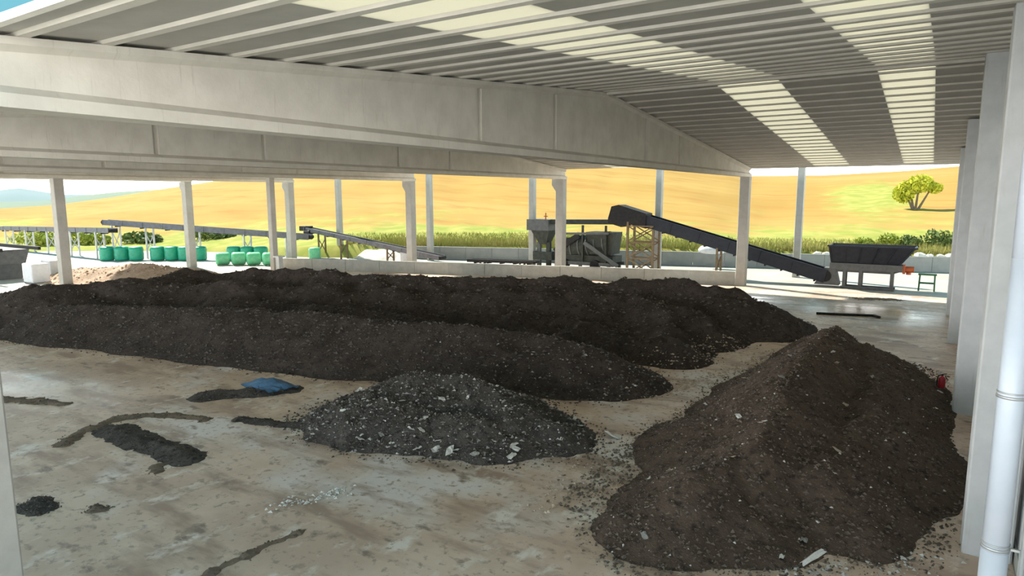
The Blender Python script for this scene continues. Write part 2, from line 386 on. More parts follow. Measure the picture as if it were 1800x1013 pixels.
for i in range(5):
    ya, yb = 3.9+9.02*i, 3.9+9.02*(i+1); yy = sorted({ya+.012, yb-.012}|({YR} if ya < YR < yb else set()))
    for a_, c_ in zip(yy[:-1], yy[1:]):
        MB().hexa([(1.665,a_,8.01),(1.82,a_,8.01),(1.82,c_,8.01),(1.665,c_,8.01)],[(1.665,a_,zp(a_)+.05),(1.82,a_,zp(a_)+.05),(1.82,c_,zp(c_)+.05),(1.665,c_,zp(c_)+.05)]).build('wall_panel', 'column', wr_)
    for j in range(4):
        B(1.665, 1.82, ya+.012, yb-.012, 2.0*j+.01, 2.0*(j+1)-.01).build('wall_panel', 'column', wr_)
# posts of the far row beyond the shed
BR = [(-9.03,55.8,'far post between the hopper and the nearest beam end, against the field'),
      (-19.96,54.2,'far post behind the raised head of the black conveyor'),
      (-31.5,52.4,'far post at the left side of the dark screening machine'),
      (-42.5,50.8,'far post just right of the column over the low inclined conveyor'),
      (-53.6,49.1,'far post behind the top of the low inclined conveyor')]
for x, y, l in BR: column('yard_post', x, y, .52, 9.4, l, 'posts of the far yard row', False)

# ------------------------------------------------------------------ low walls
def wall_run(name, p, q, h, th, n, m, z0=0):
    p = Vector((*p,0)); q = Vector((*q,0)); d = (q-p).normalized(); a = Vector((-d.y,d.x,0))
    root = MB().bar(p+Vector((0,0,z0+.05))+a*th/2, q+Vector((0,0,z0+.05))+a*th/2, th*.9, .1).build(name, m); structure(root)
    for i in range(n):
        s0 = p+(q-p)*(i/n)+d*.012; s1 = p+(q-p)*((i+1)/n)-d*.012
        hh = h+random.uniform(-.015,.015); off = a*random.uniform(-.012,.012)
        b = MB(); b.hexa([s0+off+Vector((0,0,z0)),s1+off+Vector((0,0,z0)),s1+a*th+off+Vector((0,0,z0)),s0+a*th+off+Vector((0,0,z0))],
                         [s0+off+Vector((0,0,z0+hh)),s1+off+Vector((0,0,z0+hh)),s1+a*th+off+Vector((0,0,z0+hh)),s0+a*th+off+Vector((0,0,z0+hh))])
        b.build('wall_block', m, root)
wall_run('wall_back_left', (-48.65,37.47), (-36.5,41.5), 1.0, .25, 4, 'wall')
wall_run('wall_back_middle', (-36.5,41.5), (-24.4,44.8), 1.0, .25, 4, 'wall')
wall_run('wall_back_right', (-24.4,44.8), (AC[0][0]-.36,48.2), 1.0, .25, 4, 'wall')
wall_run('wall_far', (-45, 51.3), (8, 67.6), 1.3, .4, 20, 'wallb')

# ------------------------------------------------------------------ heaps
def seg_field(X, Y, ridge_, slope):
    z = np.full(X.shape, -9.0)
    if len(ridge_) == 1: ridge_ = ridge_*2
    for (ax,ay,ah),(bx,by,bh) in zip(ridge_[:-1], ridge_[1:]):
        dx, dy = bx-ax, by-ay; L2 = dx*dx+dy*dy+1e-9
        t = np.clip(((X-ax)*dx+(Y-ay)*dy)/L2, 0, 1)
        d = np.hypot(X-ax-t*dx, Y-ay-t*dy); z = np.maximum(z, ah+(bh-ah)*t-slope*d)
    return z
HF = {}
def heap(name, box, res, ridges, slope, m, amp, label, cat='compost heap', group=None, blur=3, freq=.55, fine=.05, warp=.5):
    x0,x1,y0,y1 = box; nx = int((x1-x0)/res)+1; ny = int((y1-y0)/res)+1
    X, Y = np.meshgrid(np.linspace(x0,x1,nx), np.linspace(y0,y1,ny))
    wq = .25/warp; wx_ = X+warp*fbm(X*wq+3, Y*wq+8, 3); wy_ = Y+warp*fbm(X*wq+40, Y*wq+9, 3)
    z = np.full(X.shape, -9.0)
    for r_ in ridges:
        sl = slope
        if isinstance(r_, dict): sl = r_['s']; r_ = r_['p']
        z = np.maximum(z, seg_field(wx_, wy_, r_, sl))
    z = np.maximum(z, -.4)
    for _ in range(blur):
        p = np.pad(z, 1, mode='edge'); z = (p[:-2,1:-1]+p[2:,1:-1]+p[1:-1,:-2]+p[1:-1,2:]+p[1:-1,1:-1]*2)/6
    k = np.clip(z/.6+.25, 0, 1)
    z = z+amp*k*fbm(X*freq+5, Y*freq+11, 5, .6)+fine*np.clip(z/.3+.6,0,1)*fbm(X*4+2, Y*4+7, 3, .7)
    keep = z > -.02
    vs = np.stack([X, Y, np.maximum(z, -.03)], -1).reshape(-1,3); idx = np.arange(nx*ny).reshape(ny,nx)
    q = keep[:-1,:-1] | keep[1:,:-1] | keep[:-1,1:] | keep[1:,1:]
    jj, ii = np.nonzero(q)
    fs = np.stack([idx[jj,ii], idx[jj,ii+1], idx[jj+1,ii+1], idx[jj+1,ii]], -1)
    used, inv = np.unique(fs, return_inverse=True); inv = inv.reshape(fs.shape)
    b = MB(); b.v = [tuple(v) for v in vs[used]]; b.f = [tuple(f) for f in inv]
    o = b.build(name, m, None, True); HF[o.name] = (X, Y, z)
    return tag(o, label, cat, group)
def hsample(o, n, zmin=.0, region=None):
    X, Y, z = HF[o.name]; c = np.argwhere(z > zmin)
    if region is not None: c = np.array([q for q in c if region(X[q[0],q[1]], Y[q[0],q[1]], z[q[0],q[1]])])
    c = c[rng.integers(0, len(c), n)]
    dx = X[0,1]-X[0,0]
    return [(X[a,b]+rng.uniform(-.5,.5)*dx, Y[a,b]+rng.uniform(-.5,.5)*dx, z[a,b]) for a, b in c]
def clods(parent, pts, smin, smax, m, name):
    V = []; F = []; L = ORG[parent.name]
    base = np.array([(1,0,0),(-.6,.8,0),(-.5,-.8,.1),(.1,.1,1),(0,0,-.6)])
    fc = [(0,1,3),(1,2,3),(2,0,3),(1,0,4),(2,1,4),(0,2,4)]
    for p in pts:
        s_ = smin+(smax-smin)*rng.random()**2.5; a = rng.random()*6.28; ca, sa = math.cos(a), math.sin(a)
        q = base*rng.uniform(.6,1.3,(5,3))*s_*np.array([1.2,.8,.7]); q = np.stack([q[:,0]*ca-q[:,1]*sa, q[:,0]*sa+q[:,1]*ca, q[:,2]], -1)
        n = len(V); V += [tuple(v) for v in q+np.array(p)-L]; F += [tuple(i+n for i in f) for f in fc]
    me = bpy.data.meshes.new(name); me.from_pydata(V, [], F); me.materials.append(M[m])
    o = bpy.data.objects.new(name, me); COL.objects.link(o); o.parent = parent; o['kind'] = 'stuff'; return o
hb = heap('compost_heap', (-56,-3,9.5,39.5), .16,
    [[(-52,16,.1),(-44,15.2,1.0),(-38.7,15.2,1.95),(-36.6,18.8,2.0),(-37.9,22.5,2.05),(-36,24.3,2.1),(-30,25.7,2.2),(-24.7,26.8,2.25),(-18.9,29.3,2.25),(-11.5,32.5,2.2),(-7.9,33,1.85),(-6.6,32.3,1.2)],
     [(-36,19,1.9),(-30,22,1.8),(-24,24.5,1.75),(-18,27.5,1.7),(-11,30.5,1.7),(-8.5,28.5,1.1)],
     [(-16,26,1.2),(-11.5,25.5,1.0),(-8.2,24.6,.75)],
     [(-11,30.5,1.5),(-9.2,26.5,1.0),(-9,24.5,.6)]],
    .52, 'soil_dark', .55, 'longest dark compost heap, stretching along the low wall at the back', blur=5)
hf = heap('compost_heap', (-46,-5.5,10,25), .13,
    [[(-41,13.8,.7),(-36,14.2,1.2),(-31,15.8,1.5),(-26,17.2,1.65),(-21,18.1,1.65),(-17,19.0,1.6),(-13,20.0,1.6),(-10.8,20.5,1.5),(-9.4,20.6,1.1),(-8.5,20.7,.7)],
     [(-30,19,1.5),(-24,21,1.4),(-18,22,1.2)]],
    .5, 'soil_dark', .22, 'dark compost heap in the middle, rounded end in front of the longest heap', blur=5)
hr = heap('compost_heap', (-8,1.6,9.0,36), .075,
    [[(-3.0,29.2,1.0),(-2.8,27.6,1.55),(-3.0,24,1.75),(-3.1,20,1.75),(-3.0,16.5,1.7),(-2.8,14.2,1.4)],
     {'p':[(-3.0,16,1.5),(-3.5,13.0,.95),(-3.7,12.1,.72),(-4.3,11.6,.5)],'s':.46},
     {'p':[(-1.7,27,1.15),(-1.3,22.5,1.05),(-1.1,18,1.1),(-1.5,14.6,1.0)],'s':.5}],
    .66, 'soil_brown', .28, 'long brown compost windrow in the right foreground beside the gable pillars', blur=6)
hw = heap('waste_heap', (-17,-4.5,9.5,18), .065,
    [[(-14.2,12.4,.45),(-13.3,13.3,1.05),(-12.9,14.4,1.25),(-11.4,15.0,1.25),(-9.6,14.4,1.0),(-7.9,14.6,.5)],[(-12.5,13.0,.85),(-9.2,13.4,.65)]],
    .47, 'soil_waste', .3, 'low heap of shredded mixed waste flecked with pale scraps, centre foreground', 'waste heap', blur=5, freq=.9)
ht = heap('rubble_heap', (-64,-40,18,36), .25, [[(-57,24.5,.9),(-52,26,1.3),(-46,28,1.2),(-43,29,.8)],[(-58.5,24,.5),(-57,24.5,.8)]], .35, 'soil_tan', .3,
    'pinkish brown rubble heap behind the leftmost column', 'rubble heap', blur=3)
def near(x, y, z): return True
clods(hb, hsample(hb, 9000), .03, .13, 'clod_dark', 'clod')
clods(hf, hsample(hf, 9000), .03, .10, 'clod_dark', 'clod')
clods(hr, hsample(hr, 14000), .015, .065, 'clod_brown', 'clod')
clods(hr, hsample(hr, 420), .015, .05, 'scrap_pale', 'pale_fragment')
clods(hw, hsample(hw, 7000), .02, .07, 'clod_dark', 'clod')
clods(hw, hsample(hw, 1700), .02, .08, 'scrap_grey', 'grey_fragment')
clods(hw, hsample(hw, 320), .02, .055, 'scrap_pale', 'pale_fragment')
clods(hf, hsample(hf, 420, 0, lambda x,y,z: x > -16), .02, .06, 'scrap_grey', 'grey_fragment')
clods(hf, hsample(hf, 160, 0, lambda x,y,z: x > -13 and z < .7), .02, .07, 'scrap_tan', 'tan_fragment')
clods(hb, hsample(hb, 260, 0, lambda x,y,z: x > -9.5 and y < 29 and z < .5), .03, .09, 'scrap_tan', 'tan_fragment')
clods(ht, hsample(ht, 900), .05, .22, 'soil_tan', 'rubble')

# crumbs that rolled off the heaps
for o_, n_, m_ in ((hr,2600,'clod_brown'),(hw,1500,'clod_dark'),(hf,1500,'clod_dark'),(hb,1200,'clod_dark')):
    pts = [(x+rng.normal()*.12, y+rng.normal()*.12, max(z,.008)) for x,y,z in hsample(o_, n_, -.17, lambda x,y,z: z < .04 and x < .75)]
    clods(o_, pts, .012, .06, m_, 'rolled_crumbs')
# single scraps that stand out
def scrap_mesh(k):
    n = 4; vs = []; fs = []
    for j in range(n):
        for i in range(n):
            vs.append(((i/(n-1)-.5)*(1+.2*rng.random()), (j/(n-1)-.5)*.6*(1+.2*rng.random()), rng.uniform(0,.28)))
    fs = [(j*n+i,j*n+i+1,(j+1)*n+i+1,(j+1)*n+i) for j in range(n-1) for i in range(n-1)]
    m = len(vs); vs += [(x*.97,y*.97,z-.05) for x,y,z in vs]; fs += [tuple(i+m for i in f[::-1]) for f in fs]
    ring = list(range(n))+[n*j+n-1 for j in range(1,n)]+[n*(n-1)+i for i in range(n-2,-1,-1)]+[n*j for j in range(n-2,0,-1)]
    fs += [(ring[i+1-len(ring) if i+1>=len(ring) else i+1], ring[i], ring[i]+m, ring[i+1-len(ring) if i+1>=len(ring) else i+1]+m) for i in range(len(ring))]
    return vs, fs
SCR = [scrap_mesh(k) for k in range(5)]
SME = {}
def scrap(p, s_, m, label, group):
    k = random.randrange(5)
    if (k,m) not in SME:
        me = bpy.data.meshes.new('plastic_scrap'); me.from_pydata(SCR[k][0], [], SCR[k][1]); me.materials.append(M[m]); SME[k,m] = me
    o = bpy.data.objects.new('plastic_scrap', SME[k,m]); COL.objects.link(o)
    o.location = (p[0],p[1],p[2]+.02); o.scale = (s_,s_,s_*.9); o.rotation_euler = (random.uniform(-.4,.4),random.uniform(-.4,.4),random.uniform(0,6.28))
    return tag(o, label, 'scrap', group)
for i, p in enumerate(hsample(hw, 60, .02)):
    scrap(p, random.uniform(.08,.2), random.choice(['scrap_pale','scrap_pale','scrap_grey']), 'small pale crumpled plastic scrap on the mixed waste heap', 'pale scraps on the waste heap')
for p in hsample(hw, 8, -.01, lambda x,y,z: z < .3 and y < 13.4 and -10.5 < x < -6.5):
    scrap(p, random.uniform(.18,.3), 'scrap_pale', 'larger white plastic scrap at the front foot of the mixed waste heap', 'white scraps at the foot of the waste heap')
for p in hsample(hr, 34, .1):
    scrap(p, random.uniform(.08,.2), random.choice(['scrap_pale','scrap_tan','scrap_grey']), 'pale scrap lying on the brown windrow in the right foreground', 'pale scraps on the brown windrow')
for p in hsample(hf, 10, .05, lambda x,y,z: x > -13):
    scrap(p, random.uniform(.12,.22), 'scrap_pale', 'pale scrap on the rounded end of the middle compost heap', 'pale scraps on the middle heap')
scrap((-6.9,15.7,.02), .42, 'scrap_pale', 'pale scrap lying alone on the floor at the right tip of the waste heap', None)
scrap((-1.35,11.75,.22), .4, 'scrap_pale', 'long pale scrap at the near foot of the brown windrow', None).scale = (.45,.14,.2)

# ------------------------------------------------------------------ spills on the floor
def spill(pts, w, h, m, label, cat='dirt spill', res=.06, name='dirt_spill', n=250, cm='clod_dark', amp=.07):
    xs = [p[0] for p in pts]; ys = [p[1] for p in pts]
    r_ = [(x,y,h) for x,y in pts]
    o = heap(name, (min(xs)-w-.7,max(xs)+w+.7,min(ys)-w-.7,max(ys)+w+.7), res, [r_], h/w*.9, m, amp*1.3, label, cat, None, blur=1, freq=2.4, fine=.06, warp=.16)
    if n: clods(o, hsample(o, n, -.02), .015, .05, cm, 'clod')
    return o
spill([(-19.0,8.75),(-17.4,8.7),(-15.3,8.7)], .45, .13, 'soil_waste', 'dark crumbly dirt strip on the floor at the left, in front of the heaps')
spill([(-19.6,12.0),(-18.6,13.0),(-18.0,13.9)], .5, .2, 'soil_waste', 'small dark waste spill around the blue tarp')
spill([(-15.75,5.5),(-15.3,5.5)], .28, .1, 'soil_waste', 'small dark clump on the floor by the lower left column')
spill([(-14.35,6.1),(-14.2,6.15)], .18, .06, 'dirt', 'tiny dirt clump right of the dark clump near the lower left column', n=60)
spill([(-16.6,11.2),(-15.4,11.5),(-14.6,11.8)], .25, .08, 'soil_waste', 'thin dark tongue of dirt left of the mixed waste heap', n=120)
spill([(-19.0,7.4),(-19.6,8.4),(-19.9,9.3),(-18.9,10.3),(-17.6,10.6)], .2, .05, 'dirt', 'long thin curved dirt trail on the left of the floor', n=200)
spill([(-25.2,8.2),(-23.8,8.7),(-22.6,9.1)], .22, .06, 'dirt', 'short dirt trail at the left picture edge', n=120)
spill([(-15.4,8.0),(-15.2,7.9)], .2, .04, 'dirt', 'faint dirt smudge below the dark crumbly strip', n=30)
spill([(-10.08,5.6),(-10.05,6.8),(-10.0,7.9)], .09, .03, 'dirt', 'thin straight dirt line on the floor at the bottom of the picture', n=60, res=.04, amp=.02)
spill([(-3.6,46.3),(-1.8,46.8)], .5, .03, 'dirt', 'dark oval patch on the floor in front of the hopper', n=60)  # low oval patch, darker than the floor around it
def scatter(pts, w, n, smin, smax, m, label):
    b = MB(); L_ = list(zip(pts[:-1], pts[1:]))
    base = np.array([(1,0,0),(-.6,.8,0),(-.5,-.8,.1),(.1,.1,.6),(0,0,-.2)]); fc = [(0,1,3),(1,2,3),(2,0,3),(1,0,4),(2,1,4),(0,2,4)]
    for _ in range(n):
        (ax,ay),(bx,by) = L_[rng.integers(len(L_))]; t = rng.random(); p = np.array([ax+(bx-ax)*t+rng.normal()*w, ay+(by-ay)*t+rng.normal()*w, .01])
        s_ = smin+(smax-smin)*rng.random()**2; a = rng.random()*6.28; q = base*rng.uniform(.6,1.3,(5,3))*s_
        q = np.stack([q[:,0]*math.cos(a)-q[:,1]*math.sin(a), q[:,0]*math.sin(a)+q[:,1]*math.cos(a), q[:,2]], -1)
        b.add([tuple(v) for v in q+p], fc)
    return tag(b.build('scrap_scatter', m), label, 'scraps', None, 'stuff')
scatter([(-11.3,8.2),(-10.9,8.9),(-10.5,9.6)], .13, 110, .02, .07, 'scrap_pale', 'pale scrap scatter on the floor left of the brown windrow')
scatter([(-6.0,11.6),(-6.3,13.6),(-6.0,15.6)], .3, 420, .02, .07, 'clod_brown', 'brown crumbs along the left foot of the brown windrow')
scatter([(-6.4,11.2),(-6.7,12.6),(-6.5,14.2)], .3, 150, .02, .07, 'scrap_tan', 'reddish tan scrap scatter left of the brown windrow foot')
scatter([(-7.6,19.6),(-6.6,22.3),(-5.7,24.8),(-5.2,28)], .35, 420, .03, .10, 'scrap_tan', 'tan litter strip between the middle heap and the brown windrow')
scatter([(-1.9,11.1),(-.8,11.9),(.3,13.2)], .25, 260, .015, .06, 'scrap_pale', 'pale chalky scatter on the floor at the near foot of the brown windrow')
scatter([(.2,14.6),(.7,17.5),(.7,22),(.6,28)], .14, 260, .02, .07, 'scrap_pale', 'pale scatter along the feet of the gable pillars')
# blue tarp
b = MB(); n = 9; L = []
for j in range(n):
    for i in range(n):
        u, v = i/(n-1)-.5, j/(n-1)-.5
        L.append((-18.45+u*1.5+v*.3, 13.55+v*1.0, .12+.22*(1-(2*u)**2)*(1-(2*v)**2)+rng.uniform(0,.1)))
m_ = len(L); b.add(L+[(x,y,z-.03) for x,y,z in L], [(j*n+i,j*n+i+1,(j+1)*n+i+1,(j+1)*n+i) for j in range(n-1) for i in range(n-1)]+[(m_+(j+1)*n+i,m_+(j+1)*n+i+1,m_+j*n+i+1,m_+j*n+i) for j in range(n-1) for i in range(n-1)])
tag(b.build('tarp', 'blue'), 'crumpled blue tarp on the small waste spill left of centre', 'tarp')
# hose on the far floor
b = MB(); hp = [(-5.1,38.7,.06),(-4.2,38.95,.06),(-3.2,39.3,.06),(-2.4,39.6,.06),(-2.1,39.2,.06)]
for p, q in zip(hp[:-1], hp[1:]): b.cyl(p, q, .07, 10)
tag(b.build('hose', 'black', None, True), 'black hose lying on the far floor behind the brown windrow', 'hose')

# ------------------------------------------------------------------ extinguisher, pipe
x, y = .58, 25.4
ex = empty('fire_extinguisher', (x,y,0), 'red fire extinguisher on the floor beside the second gable pillar', 'fire extinguisher')
MB().lathe([(.08,.0),(.105,.03),(.105,.42),(.085,.49),(.035,.53),(.035,.56)], (x,y,0), 18).build('body', 'red', ex, True)
MB().lathe([(.11,0),(.112,.04),(.108,.05)], (x,y,0), 18).build('base_ring', 'black', ex, True)
b = MB().box(x-.03,x+.03,y-.03,y+.03,.56,.60); b.bar((x-.02,y,.60),(x+.12,y,.64),.03,.015); b.bar((x-.02,y,.59),(x+.12,y,.585),.03,.015); b.build('valve', 'black', ex)
b = MB(); hs = [(x-.03,y,.58),(x-.12,y,.52),(x-.14,y,.35),(x-.13,y,.15)]
for p, q in zip(hs[:-1], hs[1:]): b.cyl(p, q, .018, 8)
b.build('discharge_hose', 'black', ex, True)
px, py = .625, 6.5
pp = empty('drain_pipe', (px,py,0), 'pale drainpipe with strap clamps at the right picture edge', 'pipe')
for z0, z1, r in ((0,3.55,.098),(3.55,6.0,.095),(6.0,8.8,.095)): MB().cyl((px,py,z0),(px,py,z1),r,28).build('pipe_section', 'pipe', pp, True)
for z in (1.2, 3.58, 4.88, 7.4):
    c = MB().cyl((px,py,z-.012),(px,py,z+.012),.104,28).build('clamp', 'steel', pp, True)
    MB().cyl((px,py,z+.03),(px,py,z+.042),.102,28).build('clamp_ring', 'steel', c, True)
    MB().box(px+.09,.849,py-.012,py+.012,z-.01,z+.01).build('clamp_bracket', 'steel', c)
MB().cyl((px+.18,py-.05,0),(px+.18,py-.05,8.6),.018,10).build('conduit', 'steel', pp, True)

# ------------------------------------------------------------------ feed hopper
Yh = 51.5
hp = empty('feed_hopper', (-3.4,Yh,0), 'dark feed hopper on legs, right of the black inclined conveyor', 'hopper')
b = MB()
def ring4(x0,x1,y0,y1,z): return [(x0,y0,z),(x1,y0,z),(x1,y1,z),(x0,y1,z)]
o_t = ring4(-6.15,-.85,Yh-1.2,Yh+1.2,3.0); o_b = ring4(-6.0,-1.75,Yh-.55,Yh+.55,1.75)
i_t = ring4(-6.07,-.95,Yh-1.12,Yh+1.12,3.0); i_b = ring4(-5.9,-1.85,Yh-.47,Yh+.47,1.8)
b.add(o_t+o_b+i_t+i_b, [(4,5,1,0),(5,6,2,1),(6,7,3,2),(7,4,0,3),(8,9,13,12),(9,10,14,13),(10,11,15,14),(11,8,12,15),(0,1,9,8),(1,2,10,9),(2,3,11,10),(3,0,8,11),(7,6,5,4),(12,13,14,15)])
hb_ = b.build('trough', 'navy', hp)
for i in range(6):
    t = i/5; MB().bar((-5.95+4.15*t,Yh-.58,1.78),(-6.08+5.13*t,Yh-1.23,2.98),.09,.06).build('rib', 'navy', hb_)
MB().box(-6.2,-.8,Yh-1.27,Yh-1.2,2.92,3.02).box(-6.2,-.8,Yh+1.2,Yh+1.27,2.92,3.02).build('rim', 'navy', hb_)
b = MB().box(-6.05,-1.6,Yh-.62,Yh-.5,1.3,1.75).box(-6.05,-1.6,Yh+.5,Yh+.62,1.3,1.75); b.box(-6.05,-1.6,Yh-.5,Yh+.5,1.45,1.55); b.build('belt_frame', 'machine', hp)
b = MB(); b.hexa(ring4(-5.9,-2.2,Yh-.45,Yh+.45,1.12), ring4(-6.0,-1.7,Yh-.55,Yh+.55,1.32)); b.build('drip_tray', 'machine', hp)
for x in (-5.1,-4.1,-2.2):
    for s in (-.5,.5): MB().box(x-.1,x+.1,Yh+s-.1,Yh+s+.1,0,1.3).build('leg', 'machine', hp)
MB().box(-5.3,-2.0,Yh-.62,Yh-.42,0,.14).box(-5.3,-2.0,Yh+.42,Yh+.62,0,.14).build('skid', 'machine', hp)
b = MB(); b.cyl((-1.55,Yh-.3,1.5),(-.95,Yh-.3,1.5),.2,14); b.box(-1.6,-1.45,Yh-.55,Yh,1.2,1.8); mo = b.build('motor', 'orange', hp)
MB().cyl((-1.25,Yh-.3,1.3),(-1.25,Yh-.3,1.15),.15,10).build('gearbox', 'orange', mo)
b = MB(); b.hexa(ring4(-7.0,-5.4,Yh-.6,Yh+.6,.15), ring4(-6.4,-5.7,Yh-.5,Yh+.5,1.35)); b.build('transfer_chute', 'machine', hp)
# small green stand
st = empty('trestle_stand', (-.17,52.2,0), 'small green trestle stand on the floor right of the hopper', 'stand')
for sx in (-.45,.45):
    for sy in (-.25,.25): MB().bar((-.17+sx,52.2+sy,0),(-.17+sx*.95,52.2+sy*.7,1.1),.08,.08).build('leg', 'green', st)
MB().box(-.70,.36,52.0,52.4,1.08,1.18).build('top', 'green', st)
MB().box(-.6,.26,52.0,52.08,.5,.58).box(-.6,.26,52.32,52.4,.5,.58).build('stretcher', 'green', st)

# ------------------------------------------------------------------ conveyors
def conveyor(p, q, w, h, label, m_side, m_belt, hood=True, legs=(), leg_m='rust', name='conveyor', lattice=False, nid=10):
    p = Vector(p); q = Vector(q); c = empty(name, (p.x,p.y,0), label, 'conveyor'); d = (q-p).normalized()
    side = d.cross(Vector((0,0,1))).normalized(); upv = side.cross(d)
    for s in (-1,1):
        g = MB().bar(p+side*s*w/2, q+side*s*w/2, .08, h).build('side_panel', m_side, c)
        L_ = (q-p).length; n = max(3,int(L_/2.2))
        for i in range(n+1):
            t = p+d*(L_*i/n)+side*s*(w/2+.05); MB().bar(t-upv*h*.5, t+upv*h*.5, .05, .07).build('stiffener', m_side, g)
    bl = MB().bar(p+upv*(h*.22), q+upv*(h*.22), w-.1, .04)
    bl.bar(p-upv*(h*.38), q-upv*(h*.38), w-.14, .04); bl.build('belt', m_belt, c)
    L_ = (q-p).length
    for i in range(nid):
        t = p+d*(L_*(i+.5)/nid)-upv*(h*.5+.06); MB().cyl(t-side*w*.45, t+side*w*.45, .07, 8).build('return_roller', m_belt, c)
    MB().cyl(p-side*w*.5, p+side*w*.5, h*.42, 12).build('tail_pulley', m_belt, c)
    MB().cyl(q-side*w*.5, q+side*w*.5, h*.42, 12).build('head_pulley', m_belt, c)
    if hood:
        a = q-d*2.6; prof = [(0,-h*.62),(0,h*.66),(2.5,h*.70),(3.15,h*.38),(3.45,-h*.75),(3.45,-h*1.15),(2.2,-h*1.15),(1.6,-h*.7)]
        MB().prism(prof, lambda u,v: a+d*u*1.0+Vector((0,0,v))-side*(w/2+.14), lambda u,v: a+d*u*1.0+Vector((0,0,v))+side*(w/2+.14)).build('head_hood', m_belt, c)
    for t in legs:
        e_ = p+(q-p)*t; top = e_.z-h*.5
        if lattice and t > .5:
            wd = 1.1; tw = MB(); nm = 'support_tower'
            tower = None
            for sx in (-wd,wd):
                for s in (-1,1):
                    o = MB().bar((e_.x+sx,e_.y+s*w*.6,0),(e_.x+sx,e_.y+s*w*.6,top-sx*d.z/abs(d.x)*(-1 if d.x<0 else 1)*-1 if False else top+ (sx*d.z/d.x)),.17,.17).build('tower_post', leg_m, c)
            nb = 3; hh = top/nb
            for k in range(nb):
                z0, z1 = hh*k+.05, hh*(k+1)-.05
                for s in (-1,1):
                    yy = e_.y+s*w*.6
                    MB().bar((e_.x-wd,yy,z0),(e_.x+wd,yy,z1),.09,.09).build('brace', leg_m, c)
                    MB().bar((e_.x+wd,yy,z0),(e_.x-wd,yy,z1),.09,.09).build('brace', leg_m, c)
                    MB().bar((e_.x-wd,yy,z1),(e_.x+wd,yy,z1),.1,.1).build('cross_bar', leg_m, c)
        else:
            for s in (-1,1):
                MB().bar((e_.x,e_.y+s*w*.5,0),(e_.x,e_.y+s*w*.5,top+.1),.14,.14).build('leg', leg_m, c)
            for k in range(1):
                MB().bar((e_.x,e_.y-w*.5,top*.25),(e_.x,e_.y+w*.5,top*.8),.07,.07).build('brace', leg_m, c)
                MB().bar((e_.x,e_.y+w*.5,top*.25),(e_.x,e_.y-w*.5,top*.8),.07,.07).build('brace', leg_m, c)
    return c
conveyor((-6.3,Yh,.75),(-22.3,Yh,5.05),1.2,.95,'long black inclined conveyor rising left from the feed hopper','navy','black',True,(.48,.87),'rust',lattice=True,nid=14)
lowc = conveyor((-38.2,47.3,.75),(-56.6,47.3,2.95),.9,.42,'low grey inclined conveyor rising left behind the wall','belt2','black',False,(.35,.7,.88),'rust',nid=8)
conveyor((-53.0,44.6,2.35),(-73.5,35.0,3.75),.8,.55,'long raised grey conveyor above the green bales','belt2','black',False,(.1,.3,.55,.78,.95),'steel',nid=8)
conveyor((-70.5,34.2,3.0),(-99,34.5,2.5),.8,.5,'level grey conveyor on thin legs at the far left edge','belt2','black',False,(.1,.3,.5,.7,.9),'steel',nid=8)
conveyor((-36.5,49.4,.45),(-29.3,49.4,.65),.8,.25,'flat low dark conveyor just over the wall left of the screening machine','black','black',False,(.2,.8),'mgreen',nid=5)
b = MB(); b.cyl((-56.4,46.9,2.6),(-55.6,46.9,2.6),.32,12); b.box(-57.3,-56.3,46.8,47.8,2.75,3.25)
b.build('drive_motor', 'black', lowc)

# ------------------------------------------------------------------ screening machine
Yt = 52.6
tm = empty('screening_machine', (-27,Yt,0), 'dark screening machine behind the wall, left of the raised conveyor head', 'machine')
MB().bar((-31.7,Yt,4.05),(-23.0,Yt,4.2),.9,.42).build('top_conveyor', 'mgreen', tm)
b = MB().box(-31.7,-29.4,Yt-.9,Yt+.9,3.3,4.3); b.build('feed_box', 'machine', tm)
b = MB(); b.hexa(ring4(-30.6,-29.9,Yt-.4,Yt+.4,2.0), ring4(-31.3,-29.4,Yt-.8,Yt+.8,3.3)); b.build('feed_chute', 'mgreen', tm)
MB().box(-30.9,-30.55,Yt-.4,Yt-.1,0,2.2).build('leg', 'machine', tm); MB().box(-29.9,-29.5,Yt-.4,Yt-.1,0,2.2).build('leg', 'mgreen', tm)
MB().box(-31.2,-29.2,Yt-.6,Yt+.6,.6,1.35).build('engine_box', 'mgreen', tm)
dr = MB().cyl((-28.3,Yt,1.55),(-23.6,Yt,2.35),1.05,20).build('drum', 'mgreen', tm)
for i in range(6):
    t = (i+.5)/6; c_ = Vector((-28.3,Yt,1.55)).lerp(Vector((-23.6,Yt,2.35)), t); dd = Vector((4.7,0,.8)).normalized()*.06
    MB().cyl(c_-dd, c_+dd, 1.11, 20).build('drum_hoop', 'machine', dr)
b = MB().bar((-28.7,Yt-1.15,.55),(-22.8,Yt-1.15,.55),.2,.3); b.bar((-28.7,Yt+1.15,.55),(-22.8,Yt+1.15,.55),.2,.3); b.build('chassis', 'machine', tm)
for x in (-28.4,-26.0,-23.3):
    for s in (-1.15,1.15): MB().box(x-.12,x+.12,Yt+s-.12,Yt+s+.12,0,.6).build('leg', 'machine', tm)
for x in (-28.2,-25.8,-23.6): MB().bar((x,Yt-1.15,.6),(x,Yt-1.15,3.9),.16,.16).build('frame_post', 'mgreen', tm)
MB().bar((-25.6,Yt-1.3,2.4),(-22.4,Yt-1.3,.5),.12,.32).build('discharge_chute', 'machine', tm)
MB().box(-28.6,-23.0,Yt-1.0,Yt+1.0,.7,1.25).build('undercarriage', 'mgreen', tm)
for x in (-27.6,-24.6): MB().cyl((x,Yt-1.25,.45),(x,Yt-.95,.45),.45,16).build('wheel', 'black', tm)
MB().bar((-28.6,Yt-1.1,1.5),(-26.2,Yt-1.1,3.0),.2,.5).build('side_conveyor', 'black', tm)
